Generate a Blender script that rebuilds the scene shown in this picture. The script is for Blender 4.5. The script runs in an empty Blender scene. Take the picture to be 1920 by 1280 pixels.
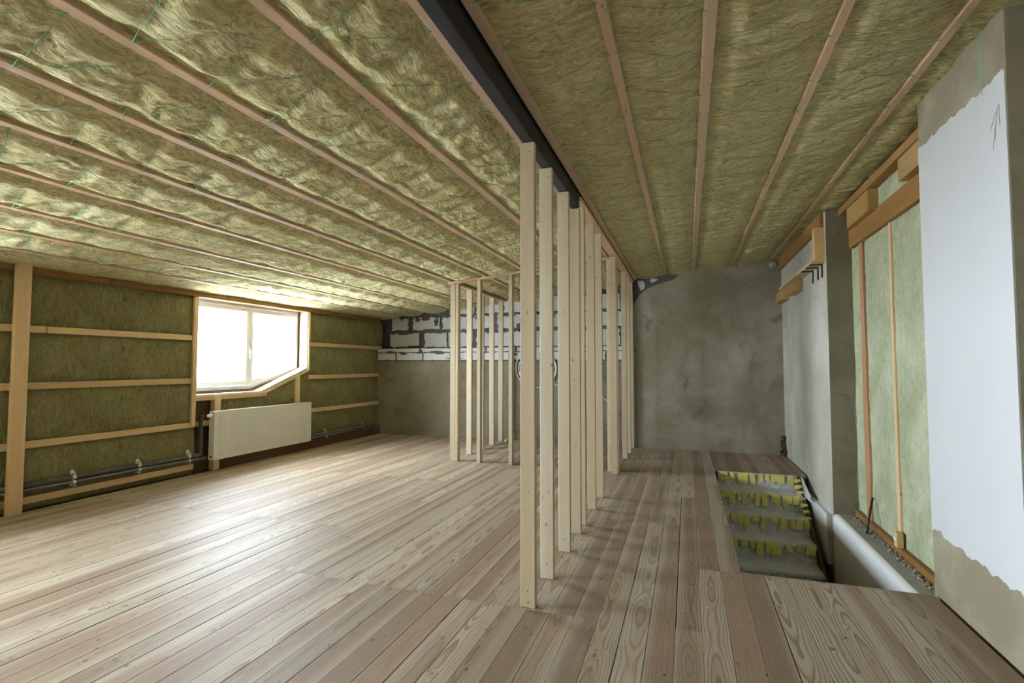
import bpy, bmesh, math, random
import numpy as np
from mathutils import Vector

random.seed(7)
RNG = np.random.RandomState(11)
scene = bpy.context.scene
COL = scene.collection

# ------------------------------------------------------------------ camera
cam_d = bpy.data.cameras.new('camera')
cam_d.lens = 18.0; cam_d.sensor_width = 36.0; cam_d.sensor_fit = 'HORIZONTAL'
cam_d.clip_start = 0.05; cam_d.clip_end = 200
cam = bpy.data.objects.new('camera', cam_d); COL.objects.link(cam)
cam.location = (0, 0, 1.5)
cam.rotation_euler = (math.radians(90 + 2.624), 0, math.radians(18.864))
scene.camera = cam

# ------------------------------------------------------------------ sky and exposure
SKY = 78.0
world = bpy.data.worlds.new('overcast_sky'); scene.world = world
world.use_nodes = True
wb = world.node_tree.nodes['Background']
wb.inputs['Color'].default_value = (0.77, 0.89, 1.0, 1)
wb.inputs['Strength'].default_value = SKY
vs = scene.view_settings
vs.view_transform = 'Standard'; vs.look = 'None'; vs.gamma = 1.0; vs.exposure = 0.0
vs.use_curve_mapping = False
scene.cycles.max_bounces = 8
scene.cycles.diffuse_bounces = 5
scene.cycles.sample_clamp_indirect = 0.0

def portal(name, loc, rot, sx, sy):
    d = bpy.data.lights.new(name, 'AREA'); d.shape = 'RECTANGLE'; d.size = sx; d.size_y = sy
    d.cycles.is_portal = True
    o = bpy.data.objects.new(name, d); COL.objects.link(o); o.location = loc; o.rotation_euler = rot
    return o
# area light emits along local -Z; the window portals look into the room
portal('daylight_portal', (-6.74, 6.43, 1.80), (0, math.radians(-90), 0), 1.5, 2.3)
portal('daylight_portal', (-6.74, 1.27, 1.80), (0, math.radians(-90), 0), 1.5, 2.3)
portal('daylight_portal', (-6.74, -2.33, 1.80), (0, math.radians(-90), 0), 1.5, 2.3)  # serves the added window behind the camera

# ------------------------------------------------------------------ helpers
WL = {}
def link(o, parent=None, loc=(0, 0, 0)):
    COL.objects.link(o)
    loc = Vector(loc); WL[o.name] = loc
    if parent is not None:
        o.parent = parent; o.location = loc - WL[parent.name]
    else:
        o.location = loc
    return o
def tag(o, label=None, cat=None, group=None, kind=None):
    if label: o['label'] = label
    if cat: o['category'] = cat
    if group: o['group'] = group
    if kind: o['kind'] = kind
    return o
def empty(name, loc, label, cat, group=None, kind=None):
    o = bpy.data.objects.new(name, None); o.empty_display_size = 0.1
    link(o, None, loc); return tag(o, label, cat, group, kind)
def mobj(name, verts, faces, m, parent=None, loc=(0, 0, 0), smooth=False):
    me = bpy.data.meshes.new(name)
    me.from_pydata([tuple(v) for v in verts], [], faces); me.update()
    if m: me.materials.append(m)
    if smooth: me.polygons.foreach_set('use_smooth', [True] * len(me.polygons))
    return link(bpy.data.objects.new(name, me), parent, loc)
def bm_obj(name, bm, m, parent=None, loc=(0, 0, 0), smooth=False):
    me = bpy.data.meshes.new(name); bm.normal_update(); bm.to_mesh(me); bm.free()
    if m: me.materials.append(m)
    if smooth: me.polygons.foreach_set('use_smooth', [True] * len(me.polygons))
    return link(bpy.data.objects.new(name, me), parent, loc)
def add_box(bm, x0, x1, y0, y1, z0, z1, bev=0.0):
    r = bmesh.ops.create_cube(bm, size=1.0)
    vs_ = r['verts']
    bmesh.ops.scale(bm, vec=(x1 - x0, y1 - y0, z1 - z0), verts=vs_)
    bmesh.ops.translate(bm, vec=((x0 + x1) / 2, (y0 + y1) / 2, (z0 + z1) / 2), verts=vs_)
    if bev > 0:
        es = list({e for v in vs_ for e in v.link_edges})
        bmesh.ops.bevel(bm, geom=es, offset=bev, segments=1, affect='EDGES')
def box(name, x0, x1, y0, y1, z0, z1, m, parent=None, bev=0.003, roty=0.0, rotx=0.0, rotz=0.0):
    bm = bmesh.new()
    hx, hy, hz = (x1 - x0) / 2, (y1 - y0) / 2, (z1 - z0) / 2
    add_box(bm, -hx, hx, -hy, hy, -hz, hz, bev)
    o = bm_obj(name, bm, m, parent, ((x0 + x1) / 2, (y0 + y1) / 2, (z0 + z1) / 2))
    if roty or rotx or rotz: o.rotation_euler = (rotx, roty, rotz)
    return o
def prism(name, pts, axis, a0, a1, m, parent=None, loc=None):
    """pts: outline in the two other axes (x:(y,z), y:(x,z), z:(x,y)); extruded from a0 to a1 along axis"""
    n = len(pts)
    c0 = sum(p[0] for p in pts) / n; c1 = sum(p[1] for p in pts) / n; ca = (a0 + a1) / 2
    def mk(p, a):
        u, v = p[0] - c0, p[1] - c1; a -= ca
        return {'x': (a, u, v), 'y': (u, a, v), 'z': (u, v, a)}[axis]
    vs_ = [mk(p, a0) for p in pts] + [mk(p, a1) for p in pts]
    fs = [list(range(n))[::-1], list(range(n, 2 * n))] + [[i, (i + 1) % n, n + (i + 1) % n, n + i] for i in range(n)]
    bm = bmesh.new(); bv = [bm.verts.new(v) for v in vs_]
    for f in fs: bm.faces.new([bv[i] for i in f])
    bmesh.ops.recalc_face_normals(bm, faces=bm.faces)
    l = {'x': (ca, c0, c1), 'y': (c0, ca, c1), 'z': (c0, c1, ca)}[axis]
    return bm_obj(name, bm, m, parent, l)
def ring(name, outer, inner, x0, x1, m, parent=None):
    """closed frame between two matching outlines in (y,z), extruded along x"""
    n = len(outer); oy, oz = outer[0]
    vs_ = []
    for x in (x0, x1):
        for poly in (outer, inner): vs_ += [(x - x0, p[0] - oy, p[1] - oz) for p in poly]
    fs = []
    for i in range(n):
        j = (i + 1) % n
        fs += [[i, j, n + j, n + i], [2 * n + i, 3 * n + i, 3 * n + j, 2 * n + j], [i, 2 * n + i, 2 * n + j, j], [n + i, n + j, 3 * n + j, 3 * n + i]]
    bm = bmesh.new(); bv = [bm.verts.new(v) for v in vs_]
    for f in fs: bm.faces.new([bv[i] for i in f])
    bmesh.ops.recalc_face_normals(bm, faces=bm.faces)
    bmesh.ops.bevel(bm, geom=list(bm.edges), offset=0.003, segments=1, affect='EDGES')
    return bm_obj(name, bm, m, parent, (x0, oy, oz))
def inset(poly, d):
    n = len(poly); out = []
    A = sum(poly[i][0] * poly[(i + 1) % n][1] - poly[(i + 1) % n][0] * poly[i][1] for i in range(n))
    s = 1 if A > 0 else -1
    L = []
    for i in range(n):
        a, b = poly[i], poly[(i + 1) % n]
        dx, dy = b[0] - a[0], b[1] - a[1]; l = math.hypot(dx, dy)
        nx, ny = -dy / l * s, dx / l * s
        L.append(((a[0] + nx * d, a[1] + ny * d), (dx, dy)))
    for i in range(n):
        (p, r), (q, t) = L[i - 1], L[i]
        c = r[0] * t[1] - r[1] * t[0]
        k = ((q[0] - p[0]) * t[1] - (q[1] - p[1]) * t[0]) / c
        out.append((p[0] + r[0] * k, p[1] + r[1] * k))
    return out
def tube_data(pts, r, seg=6, base=0):
    P = [Vector(p) for p in pts]; vs_, fs = [], []
    up = Vector((0.3, 0.2, 0.93)).normalized()
    for i, p in enumerate(P):
        t = (P[min(i + 1, len(P) - 1)] - P[max(i - 1, 0)]).normalized()
        a = t.cross(up)
        if a.length < 1e-3: a = t.cross(Vector((1, 0, 0)))
        a.normalize(); b = t.cross(a)
        for k in range(seg):
            w = 2 * math.pi * k / seg
            vs_.append(p + a * math.cos(w) * r + b * math.sin(w) * r)
    for i in range(len(P) - 1):
        for k in range(seg):
            k2 = (k + 1) % seg
            fs.append([base + i * seg + k, base + i * seg + k2, base + (i + 1) * seg + k2, base + (i + 1) * seg + k])
    fs.append([base + k for k in range(seg)][::-1]); e = base + (len(P) - 1) * seg
    fs.append([e + k for k in range(seg)])
    return vs_, fs
def tube(name, pts, r, m, parent=None, seg=8, loc=None):
    loc = Vector(loc if loc is not None else pts[0])
    v, f = tube_data([Vector(p) - loc for p in pts], r, seg)
    return mobj(name, v, f, m, parent, loc, smooth=True)
def tubes(name, lines, r, m, parent=None, seg=4, loc=(0, 0, 0)):
    V, Fc = [], []
    loc = Vector(loc)
    for pts in lines:
        v, f = tube_data([Vector(p) - loc for p in pts], r, seg, len(V)); V += v; Fc += f
    return mobj(name, V, Fc, m, parent, loc, smooth=True)

# vectorised gradient noise
_perm = RNG.permutation(256); _perm = np.concatenate([_perm, _perm, _perm])
_g = np.stack([np.cos(np.arange(256) * 2.399), np.sin(np.arange(256) * 2.399)], 1)
def gnoise(x, y):
    xi = np.floor(x).astype(int); yi = np.floor(y).astype(int); xf = x - xi; yf = y - yi
    def g(ix, iy, fx, fy):
        h = _perm[_perm[ix & 255] + (iy & 255)]; return _g[h, 0] * fx + _g[h, 1] * fy
    u = xf * xf * xf * (xf * (xf * 6 - 15) + 10); v = yf * yf * yf * (yf * (yf * 6 - 15) + 10)
    a = g(xi, yi, xf, yf); b = g(xi + 1, yi, xf - 1, yf); c = g(xi, yi + 1, xf, yf - 1); d = g(xi + 1, yi + 1, xf - 1, yf - 1)
    return (a + (b - a) * u) * (1 - v) + (c + (d - c) * u) * v
def fbm(x, y, o=4):
    s = 0; a = 1.0
    for _ in range(o):
        s = s + a * gnoise(x, y); x = x * 2.03 + 17.1; y = y * 2.03 + 5.7; a *= 0.5
    return s
def grid_obj(name, P, m, parent, loc=(0, 0, 0), flip=False):
    """P: array (nu,nv,3) of world points"""
    nu, nv = P.shape[:2]; loc = np.array(loc, float)
    me = bpy.data.meshes.new(name)
    V = (P - loc).reshape(-1, 3)
    i, j = np.meshgrid(np.arange(nu - 1), np.arange(nv - 1), indexing='ij')
    a = (i * nv + j).ravel(); b = a + 1; c = a + nv + 1; d = a + nv
    Fq = np.stack([a, d, c, b] if flip else [a, b, c, d], 1)
    me.vertices.add(len(V)); me.vertices.foreach_set('co', V.ravel().astype(np.float32))
    me.loops.add(Fq.size); me.loops.foreach_set('vertex_index', Fq.ravel().astype(np.int32))
    me.polygons.add(len(Fq)); me.polygons.foreach_set('loop_start', np.arange(0, Fq.size, 4, dtype=np.int32))
    me.update(calc_edges=True)
    me.polygons.foreach_set('use_smooth', np.ones(len(Fq), bool))
    me.materials.append(m)
    return link(bpy.data.objects.new(name, me), parent, loc)

# ------------------------------------------------------------------ materials
class NT:
    def __init__(s, name):
        s.m = bpy.data.materials.new(name); s.m.use_nodes = True
        s.t = s.m.node_tree; s.b = s.t.nodes['Principled BSDF']; s.L = s.t.links
    def n(s, ty): return s.t.nodes.new(ty)
    def put(s, sock, v):
        if isinstance(v, bpy.types.NodeSocket): s.L.new(v, sock)
        elif v is not None:
            if hasattr(sock.default_value, '__len__') and not hasattr(v, '__len__'): v = (v, v, v)
            if hasattr(v, '__len__') and len(sock.default_value) == 4 and len(v) == 3: v = (*v, 1)
            sock.default_value = v
    def math(s, op, a, b=None, c=None, clamp=False):
        n = s.n('ShaderNodeMath'); n.operation = op; n.use_clamp = clamp
        for i, v in enumerate((a, b, c)):
            if v is not None: s.put(n.inputs[i], v)
        return n.outputs[0]
    def vec(s, x, y, z):
        n = s.n('ShaderNodeCombineXYZ')
        for i, v in enumerate((x, y, z)): s.put(n.inputs[i], v)
        return n.outputs[0]
    def obj(s): return s.n('ShaderNodeTexCoord').outputs['Object']
    def sep(s, v):
        n = s.n('ShaderNodeSeparateXYZ'); s.L.new(v, n.inputs[0]); return n.outputs
    def rand(s): return s.n('ShaderNodeObjectInfo').outputs['Random']
    def noise(s, v, scale, detail=3, rough=0.55, dist=0.0):
        n = s.n('ShaderNodeTexNoise'); s.put(n.inputs['Vector'], v)
        n.inputs['Scale'].default_value = scale; n.inputs['Detail'].default_value = detail
        n.inputs['Roughness'].default_value = rough; n.inputs['Distortion'].default_value = dist
        return n.outputs['Fac']
    def voro(s, v, scale, feature='F1'):
        n = s.n('ShaderNodeTexVoronoi'); n.feature = feature; s.put(n.inputs['Vector'], v); n.inputs['Scale'].default_value = scale
        return n.outputs['Distance']
    def map(s, v, sc):
        n = s.n('ShaderNodeVectorMath'); n.operation = 'MULTIPLY'; s.put(n.inputs[0], v); n.inputs[1].default_value = sc
        return n.outputs[0]
    def vadd(s, a, b):
        n = s.n('ShaderNodeVectorMath'); n.operation = 'ADD'; s.put(n.inputs[0], a); s.put(n.inputs[1], b); return n.outputs[0]
    def step(s, v, a, b):
        n = s.n('ShaderNodeMapRange'); n.interpolation_type = 'SMOOTHSTEP'; s.put(n.inputs[0], v)
        n.inputs[1].default_value = a; n.inputs[2].default_value = b; return n.outputs[0]
    def mix(s, f, a, b, ty='MIX'):
        n = s.n('ShaderNodeMix'); n.data_type = 'RGBA'; n.blend_type = ty
        s.put(n.inputs[0], f); s.put(n.inputs[6], a); s.put(n.inputs[7], b); return n.outputs[2]
    def bump(s, h, strength=0.5, dist=0.01):
        n = s.n('ShaderNodeBump'); n.inputs['Strength'].default_value = strength; n.inputs['Distance'].default_value = dist
        s.put(n.inputs['Height'], h); s.L.new(n.outputs[0], s.b.inputs['Normal'])
    def fin(s, col, rough=0.6, spec=0.4, metal=0.0):
        s.put(s.b.inputs['Base Color'], col); s.put(s.b.inputs['Roughness'], rough)
        s.b.inputs['Specular IOR Level'].default_value = spec; s.b.inputs['Metallic'].default_value = metal
        return s.m

def wood(name, heart, late, sap, axis='Y', freq=90.0, rough=0.5, spec=0.35, knot=1.0, contrast=0.8, sapr=(0.05, 0.11), vary=0.25, tone=None):
    s = NT(name); o = s.sep(s.obj()); rnd = s.rand()
    idx = {'Y': (0, 1, 2), 'Z': (0, 2, 1), 'X': (1, 0, 2)}[axis]
    u, v, w = (o[i] for i in idx)
    r2 = s.math('FRACT', s.math('MULTIPLY', rnd, 17.31)); r3 = s.math('FRACT', s.math('MULTIPLY', rnd, 53.77))
    r4 = s.math('FRACT', s.math('MULTIPLY', rnd, 131.9))
    vo = s.math('ADD', v, s.math('MULTIPLY', rnd, 60.0))
    n1 = s.math('SUBTRACT', s.noise(s.vec(vo, 3.3, r2), 0.9, 2), 0.5)
    n2 = s.math('SUBTRACT', s.noise(s.vec(vo, 9.1, r3), 0.8, 2), 0.5)
    cu = s.math('ADD', s.math('ADD', u, s.math('MULTIPLY', s.math('SUBTRACT', r2, 0.5), 0.13)), s.math('MULTIPLY', n2, 0.06))
    cw = s.math('ADD', s.math('ADD', w, s.math('ADD', s.math('MULTIPLY', r3, 0.05), -0.005)), s.math('MULTIPLY', n1, 0.16))
    r = s.math('SQRT', s.math('ADD', s.math('MULTIPLY', cu, cu), s.math('MULTIPLY', cw, cw)))
    wob = s.noise(s.vec(s.math('MULTIPLY', u, 14.0), s.math('MULTIPLY', vo, 3.0), s.math('MULTIPLY', w, 14.0)), 1.0, 2)
    rr = s.math('ADD', r, s.math('MULTIPLY', wob, 0.012))
    # knots deform the rings
    kd = s.voro(s.vec(s.math('MULTIPLY', u, 3.1), s.math('MULTIPLY', vo, 1.9), rnd), 2.9)
    kn = s.step(kd, 0.11, 0.03)
    rr = s.math('ADD', rr, s.math('MULTIPLY', s.step(kd, 0.28, 0.0), 0.022))
    saw = s.math('FRACT', s.math('MULTIPLY', rr, s.math('MULTIPLY', freq, s.math('ADD', 0.7, s.math('MULTIPLY', r2, 0.7)))))
    band = s.math('MULTIPLY', s.step(saw, 0.42, 0.90), s.step(saw, 1.0, 0.93))
    streak = s.noise(s.vec(s.math('MULTIPLY', u, 120.0), s.math('MULTIPLY', vo, 1.7), s.math('MULTIPLY', w, 120.0)), 1.0, 3)
    base = s.mix(s.step(s.math('ADD', r, s.math('MULTIPLY', s.math('SUBTRACT', r4, 0.5), 0.07)), sapr[0], sapr[1]), heart, sap)
    col = s.mix(s.math('MULTIPLY', band, s.math('MULTIPLY', contrast, s.math('ADD', 0.35, s.math('MULTIPLY', r4, 0.65)))), base, late)
    col = s.mix(s.math('MULTIPLY', s.step(streak, 0.35, 0.75), 0.30), col, s.mix(0.5, late, heart))
    if knot: col = s.mix(s.math('MULTIPLY', kn, 0.75 * knot), col, (0.10, 0.055, 0.03))
    br = s.math('ADD', 1.0 - vary * 0.5, s.math('MULTIPLY', r3, vary))
    if tone: col = s.mix(s.math('MULTIPLY', r2, 0.75), col, tone, 'MULTIPLY')
    col = s.mix(1.0, col, s.vec(br, br, br), 'MULTIPLY')
    s.bump(s.math('ADD', s.math('MULTIPLY', band, -0.5), streak), 0.25, 0.001)
    return s.fin(col, s.math('ADD', rough - 0.08, s.math('MULTIPLY', streak, 0.16)), spec)

def wool(name, c0, c1, dark, sc=(1, 1, 1), bumpd=0.03, k=1.0):
    s = NT(name); p = s.obj()
    big = s.noise(p, 2.3, 4, 0.6)
    warp = s.map(s.vec(s.noise(p, 3.0, 2), s.noise(s.vadd(p, (5, 5, 5)), 3.0, 2), 0.0), (0.42, 0.42, 0.42))
    q = s.vadd(s.map(p, sc), warp)
    fib = s.noise(q, 9.0, 6, 0.68, 0.25)
    st = s.vadd(s.map(p, tuple(x * x for x in sc)), warp)
    streak = s.noise(st, 24.0, 5, 0.68, 0.2)
    fine = s.noise(q, 75.0, 4, 0.7, 0.1)
    clump = s.noise(p, 16.0, 4, 0.6, 0.3)
    col = s.mix(s.step(big, 0.32, 0.68), c0, c1)
    lo = s.mix(1.0, col, tuple(1 - k * x for x in (0.36, 0.39, 0.50)), 'MULTIPLY'); hi = s.mix(1.0, col, tuple(1 + k * x for x in (0.22, 0.24, 0.24)), 'MULTIPLY')
    col = s.mix(s.step(s.math('ADD', s.math('MULTIPLY', streak, 0.65), s.math('MULTIPLY', fine, 0.35)), 0.34, 0.64), lo, hi)
    col = s.mix(s.math('MULTIPLY', s.step(fib, 0.43, 0.33), 0.65 * k), col, dark)
    col = s.mix(s.math('MULTIPLY', s.step(clump, 0.385, 0.30), 0.6 * k), col, dark)
    h = s.math('ADD', s.math('ADD', s.math('MULTIPLY', fib, 1.0), s.math('ADD', s.math('MULTIPLY', streak, 0.8), s.math('MULTIPLY', fine, 0.25))), s.math('MULTIPLY', clump, 0.4))
    s.bump(h, 1.0, bumpd)
    return s.fin(col, 0.95, 0.1)

def plaster(name, c0, c1, stain, stainf=0.5, sc=1.0, rough=0.85):
    s = NT(name); p = s.obj()
    a = s.noise(p, 1.1 * sc, 5, 0.6, 0.4); b = s.noise(s.vadd(p, (7.3, 1.1, 3.7)), 2.7 * sc, 6, 0.62, 0.8); c = s.noise(p, 60.0, 4, 0.6)
    d = s.noise(s.map(p, (3.0, 3.0, 1.0)), 2.1 * sc, 4, 0.55, 0.3)
    col = s.mix(s.step(a, 0.35, 0.65), c0, c1)
    col = s.mix(s.math('MULTIPLY', s.step(b, 0.56, 0.72), stainf), col, stain)
    col = s.mix(s.math('MULTIPLY', s.step(d, 0.58, 0.74), stainf * 0.4), col, stain)
    col = s.mix(s.math('MULTIPLY', c, 0.25), col, s.mix(1.0, col, (0.75, 0.75, 0.75), 'MULTIPLY'))
    sp = s.voro(p, 5.0); col = s.mix(s.math('MULTIPLY', s.step(sp, 0.05, 0.02), 0.5), col, (0.4, 0.39, 0.34))
    s.bump(s.math('ADD', b, s.math('MULTIPLY', c, 0.2)), 0.25, 0.012)
    return s.fin(col, rough, 0.25)

def plain(name, col, rough=0.5, spec=0.4, metal=0.0, var=0.0, sc=8.0, bump=0.0):
    s = NT(name)
    if var or bump:
        n = s.noise(s.obj(), sc, 4)
        c = s.mix(n, tuple(x * (1 - var) for x in col), tuple(min(1, x * (1 + var)) for x in col))
        if bump: s.bump(n, bump, 0.01)
        return s.fin(c, rough, spec, metal)
    return s.fin(col, rough, spec, metal)

M = {}
M['plank'] = wood('larch_floorboard', (0.345, 0.25, 0.178), (0.165, 0.094, 0.057), (0.465, 0.405, 0.31), 'Y', 70, 0.55, 0.17, 1.15, 0.72, (0.03, 0.085), 0.22, (0.88, 0.82, 0.77))
M['stud'] = wood('spruce_stud', (0.56, 0.475, 0.34), (0.42, 0.32, 0.19), (0.60, 0.54, 0.415), 'Z', 110, 0.6, 0.3, 0.8, 0.45, (0.03, 0.09), 0.2, (0.92, 0.80, 0.66))
M['plate'] = wood('spruce_plate', (0.62, 0.42, 0.25), (0.46, 0.25, 0.12), (0.68, 0.50, 0.30), 'X', 110, 0.6, 0.3, 0.8, 0.4)
M['plate_y'] = wood('spruce_plate_long', (0.62, 0.42, 0.25), (0.46, 0.25, 0.12), (0.68, 0.50, 0.30), 'Y', 110, 0.6, 0.3, 0.8, 0.4)
M['batten'] = wood('ceiling_batten', (0.64, 0.48, 0.345), (0.52, 0.34, 0.21), (0.70, 0.55, 0.42), 'Y', 110, 0.65, 0.25, 0.7, 0.35, (0.03, 0.09), 0.15, (0.98, 0.84, 0.66))
M['rail'] = wood('wall_batten', (0.66, 0.47, 0.26), (0.50, 0.30, 0.13), (0.70, 0.53, 0.32), 'Y', 110, 0.6, 0.3, 0.9, 0.4)
M['railz'] = wood('wall_batten_upright', (0.66, 0.47, 0.27), (0.50, 0.30, 0.13), (0.72, 0.55, 0.35), 'Z', 110, 0.6, 0.3, 0.9, 0.4)
M['orange'] = wood('treated_beam', (0.31, 0.165, 0.05), (0.18, 0.085, 0.025), (0.35, 0.195, 0.068), 'Y', 90, 0.65, 0.2, 0.8, 0.6)
M['orangez'] = wood('treated_upright', (0.50, 0.27, 0.14), (0.34, 0.16, 0.07), (0.54, 0.31, 0.17), 'Z', 90, 0.65, 0.2, 0.8, 0.5)
M['brown'] = wood('dark_brown_board', (0.13, 0.075, 0.04), (0.07, 0.035, 0.018), (0.16, 0.10, 0.055), 'Y', 90, 0.7, 0.2, 0.7, 0.6)
M['block'] = wood('timber_offcut', (0.45, 0.285, 0.10), (0.31, 0.17, 0.055), (0.50, 0.335, 0.14), 'Y', 100, 0.65, 0.2, 0.6, 0.5)
M['blockz'] = wood('timber_offcut_upright', (0.60, 0.42, 0.18), (0.42, 0.25, 0.09), (0.64, 0.48, 0.24), 'Z', 100, 0.65, 0.2, 0.6, 0.5)
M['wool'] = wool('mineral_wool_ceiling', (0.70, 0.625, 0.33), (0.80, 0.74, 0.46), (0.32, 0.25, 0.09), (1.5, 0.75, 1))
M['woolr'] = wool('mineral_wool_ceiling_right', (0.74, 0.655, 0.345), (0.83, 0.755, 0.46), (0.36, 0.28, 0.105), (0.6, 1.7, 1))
M['woolw'] = wool('mineral_wool_wall_shaded', (0.27, 0.235, 0.105), (0.34, 0.30, 0.15), (0.11, 0.088, 0.03), (1, 1.4, 0.75), 0.03, 0.8)  # wool facing away from the daylight; its shade is put into this darker colour
M['woolg'] = wool('mineral_wool_green', (0.40, 0.42, 0.27), (0.52, 0.54, 0.38), (0.22, 0.22, 0.11), (1, 1.2, 0.8), 0.010, 0.45)
M['plaster'] = plaster('grey_brown_plaster', (0.255, 0.22, 0.145), (0.385, 0.35, 0.27), (0.13, 0.10, 0.055), 0.6)
M['plasterd'] = plaster('dark_plaster', (0.185, 0.155, 0.095), (0.265, 0.23, 0.155), (0.10, 0.078, 0.042), 0.6)  # darker plaster tone; on the pilaster's end face it stands for shade
M['plasterl'] = plaster('pale_smooth_plaster', (0.44, 0.42, 0.35), (0.56, 0.54, 0.47), (0.29, 0.26, 0.20), 0.35)
M['mortar'] = plain('dark_grey_mortar', (0.115, 0.112, 0.105), 0.9, 0.2, 0, 0.35, 14, 0.6)
M['aerated'] = plain('white_aerated_block', (0.60, 0.585, 0.55), 0.9, 0.2, 0, 0.10, 9, 0.3)
M['paint'] = plain('white_wall_paint', (0.62, 0.625, 0.635), 0.55, 0.35, 0, 0.02, 3, 0.1)
M['whitewall'] = plain('white_stairwell_paint', (0.74, 0.74, 0.72), 0.5, 0.35, 0, 0.03, 3, 0.1)
M['pvc'] = plain('white_window_plastic', (0.80, 0.81, 0.82), 0.35, 0.5)
M['rad'] = plain('white_enamel', (0.74, 0.73, 0.69), 0.35, 0.5)
M['chrome'] = plain('zinc_clamp', (0.75, 0.74, 0.72), 0.3, 0.5, 0.9)
M['pipe'] = plain('grey_pipe_sleeve', (0.115, 0.108, 0.10), 0.6, 0.3, 0, 0.15, 12)
M['pipem'] = plain('grey_steel_pipe', (0.20, 0.20, 0.21), 0.45, 0.5, 0.3, 0.15, 12)
M['steel'] = plain('blue_black_steel_paint', (0.016, 0.017, 0.026), 0.45, 0.4, 0, 0.25, 6, 0.1)
M['iron'] = plain('dark_iron', (0.045, 0.038, 0.035), 0.6, 0.4, 0.4, 0.2, 20)
M['twine'] = plain('green_twine', (0.16, 0.52, 0.33), 0.7, 0.2)
M['cable'] = plain('white_cable_sheath', (0.74, 0.76, 0.80), 0.4, 0.4)
M['nail'] = plain('dark_nail_head', (0.05, 0.042, 0.036), 0.6, 0.3, 0.3)
M['rubble'] = plain('sawdust_rubble', (0.30, 0.25, 0.18), 0.95, 0.1, 0, 0.5, 40, 0.8)
M['brick'] = plain('broken_red_brick', (0.085, 0.055, 0.038), 0.95, 0.1, 0, 0.5, 12, 0.8)
M['tape'] = plain('yellow_masking_tape', (0.72, 0.67, 0.20), 0.55, 0.3, 0, 0.12, 12)
M['foam'] = plain('pale_foam', (0.60, 0.56, 0.42), 0.9, 0.2, 0, 0.2, 20, 0.5)
M['ball'] = plain('yellow_green_felt', (0.50, 0.60, 0.16), 0.9, 0.1, 0, 0.15, 30)
M['pencil'] = plain('pencil_grey', (0.22, 0.22, 0.22), 0.8, 0.2)
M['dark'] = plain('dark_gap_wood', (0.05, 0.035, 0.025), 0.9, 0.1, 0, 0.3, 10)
M['slab'] = plain('concrete_sill', (0.33, 0.315, 0.275), 0.85, 0.25, 0, 0.22, 6, 0.3)
M['shell'] = plain('outer_sheathing', (0.16, 0.11, 0.07), 0.9, 0.1, 0, 0.2, 5)
def mat_plastic():
    s = NT('crumpled_plastic_film'); p = s.obj()
    a = s.noise(p, 5.0, 5, 0.6, 1.2); b = s.noise(s.map(p, (1, 1, 0.6)), 16.0, 4, 0.6, 1.0)
    s.bump(s.math('ADD', a, s.math('MULTIPLY', b, 0.5)), 1.0, 0.07)
    return s.fin(s.mix(a, (0.66, 0.665, 0.65), (0.80, 0.81, 0.81)), 0.32, 0.5)
M['film'] = mat_plastic()
def mat_glass():
    s = NT('window_glass'); t = s.t
    tr = s.n('ShaderNodeBsdfTransparent'); gl = s.n('ShaderNodeBsdfGlossy'); gl.inputs['Roughness'].default_value = 0.02
    mx = s.n('ShaderNodeMixShader'); mx.inputs[0].default_value = 0.05; s.L.new(tr.outputs[0], mx.inputs[1]); s.L.new(gl.outputs[0], mx.inputs[2])
    s.L.new(mx.outputs[0], t.nodes['Material Output'].inputs['Surface']); t.nodes.remove(s.b)
    return s.m
M['glass'] = mat_glass()

# ------------------------------------------------------------------ dimensions (metres; camera over the origin, +y into the room)
CA, CB = 3.15, 0.093                      # underside of the ceiling battens: z = CA + CB x
def zc(x): return CA + CB * x
TILT = -math.atan(CB)
XL, XR = -6.50, 1.53                      # wool face of the left wall, face of pilaster and column
YR, YN = 9.62, -4.0                       # end wall, wall behind the camera
YL = 9.78                                 # end wall left of the long partition
HX0, HY0, HY1 = 0.348, 4.12, 7.92         # stair opening
PITCH = 0.1445

# ------------------------------------------------------------------ ground outside
M['gravel'] = plain('pale_gravel', (0.60, 0.59, 0.56), 0.95, 0.1, 0, 0.2, 1.5)
tag(box('ground', -90, 60, -70, 80, -3.5, -3.05, M['gravel'], None, 0), 'pale gravel ground outside, below the windows', 'ground', kind='structure')

# ------------------------------------------------------------------ floor
floor = box('floor', -6.9, HX0 - 0.03, YN - 0.2, 10.4, -0.22, -0.045, M['shell'], None, 0)
tag(floor, 'floor of long larch boards with an opening for the stair', 'floor', kind='structure')
box('floor_bearer', HX0 - 0.03, 2.1, YN - 0.2, HY0 - 0.02, -0.22, -0.045, M['shell'], floor, 0)
box('floor_bearer', HX0 - 0.03, 1.53, HY1 + 0.02, 9.75, -0.22, -0.045, M['shell'], floor, 0)
nails = []
def plank(x0, x1, y0, y1):
    z = random.uniform(-0.0012, 0.0008); g = random.choice((0.0008, 0.0010, 0.0012, 0.0016, 0.0026, 0.0045))
    box('plank', x0 + g, x1 - 0.0008, y0 + 0.0012, y1 - 0.0012, -0.045, z, M['plank'], floor, 0.0012)
    w = x1 - x0
    for yy in (y0 + 0.028, y1 - 0.028):
        if yy > 1.2:
            for fx in (0.22, 0.5, 0.78):
                if random.random() < 0.8: nails.append((x0 + w * fx + random.uniform(-.012, .012), yy + random.uniform(-.008, .008), z))
kk = -45
x = 0.059 + PITCH * kk
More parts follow.
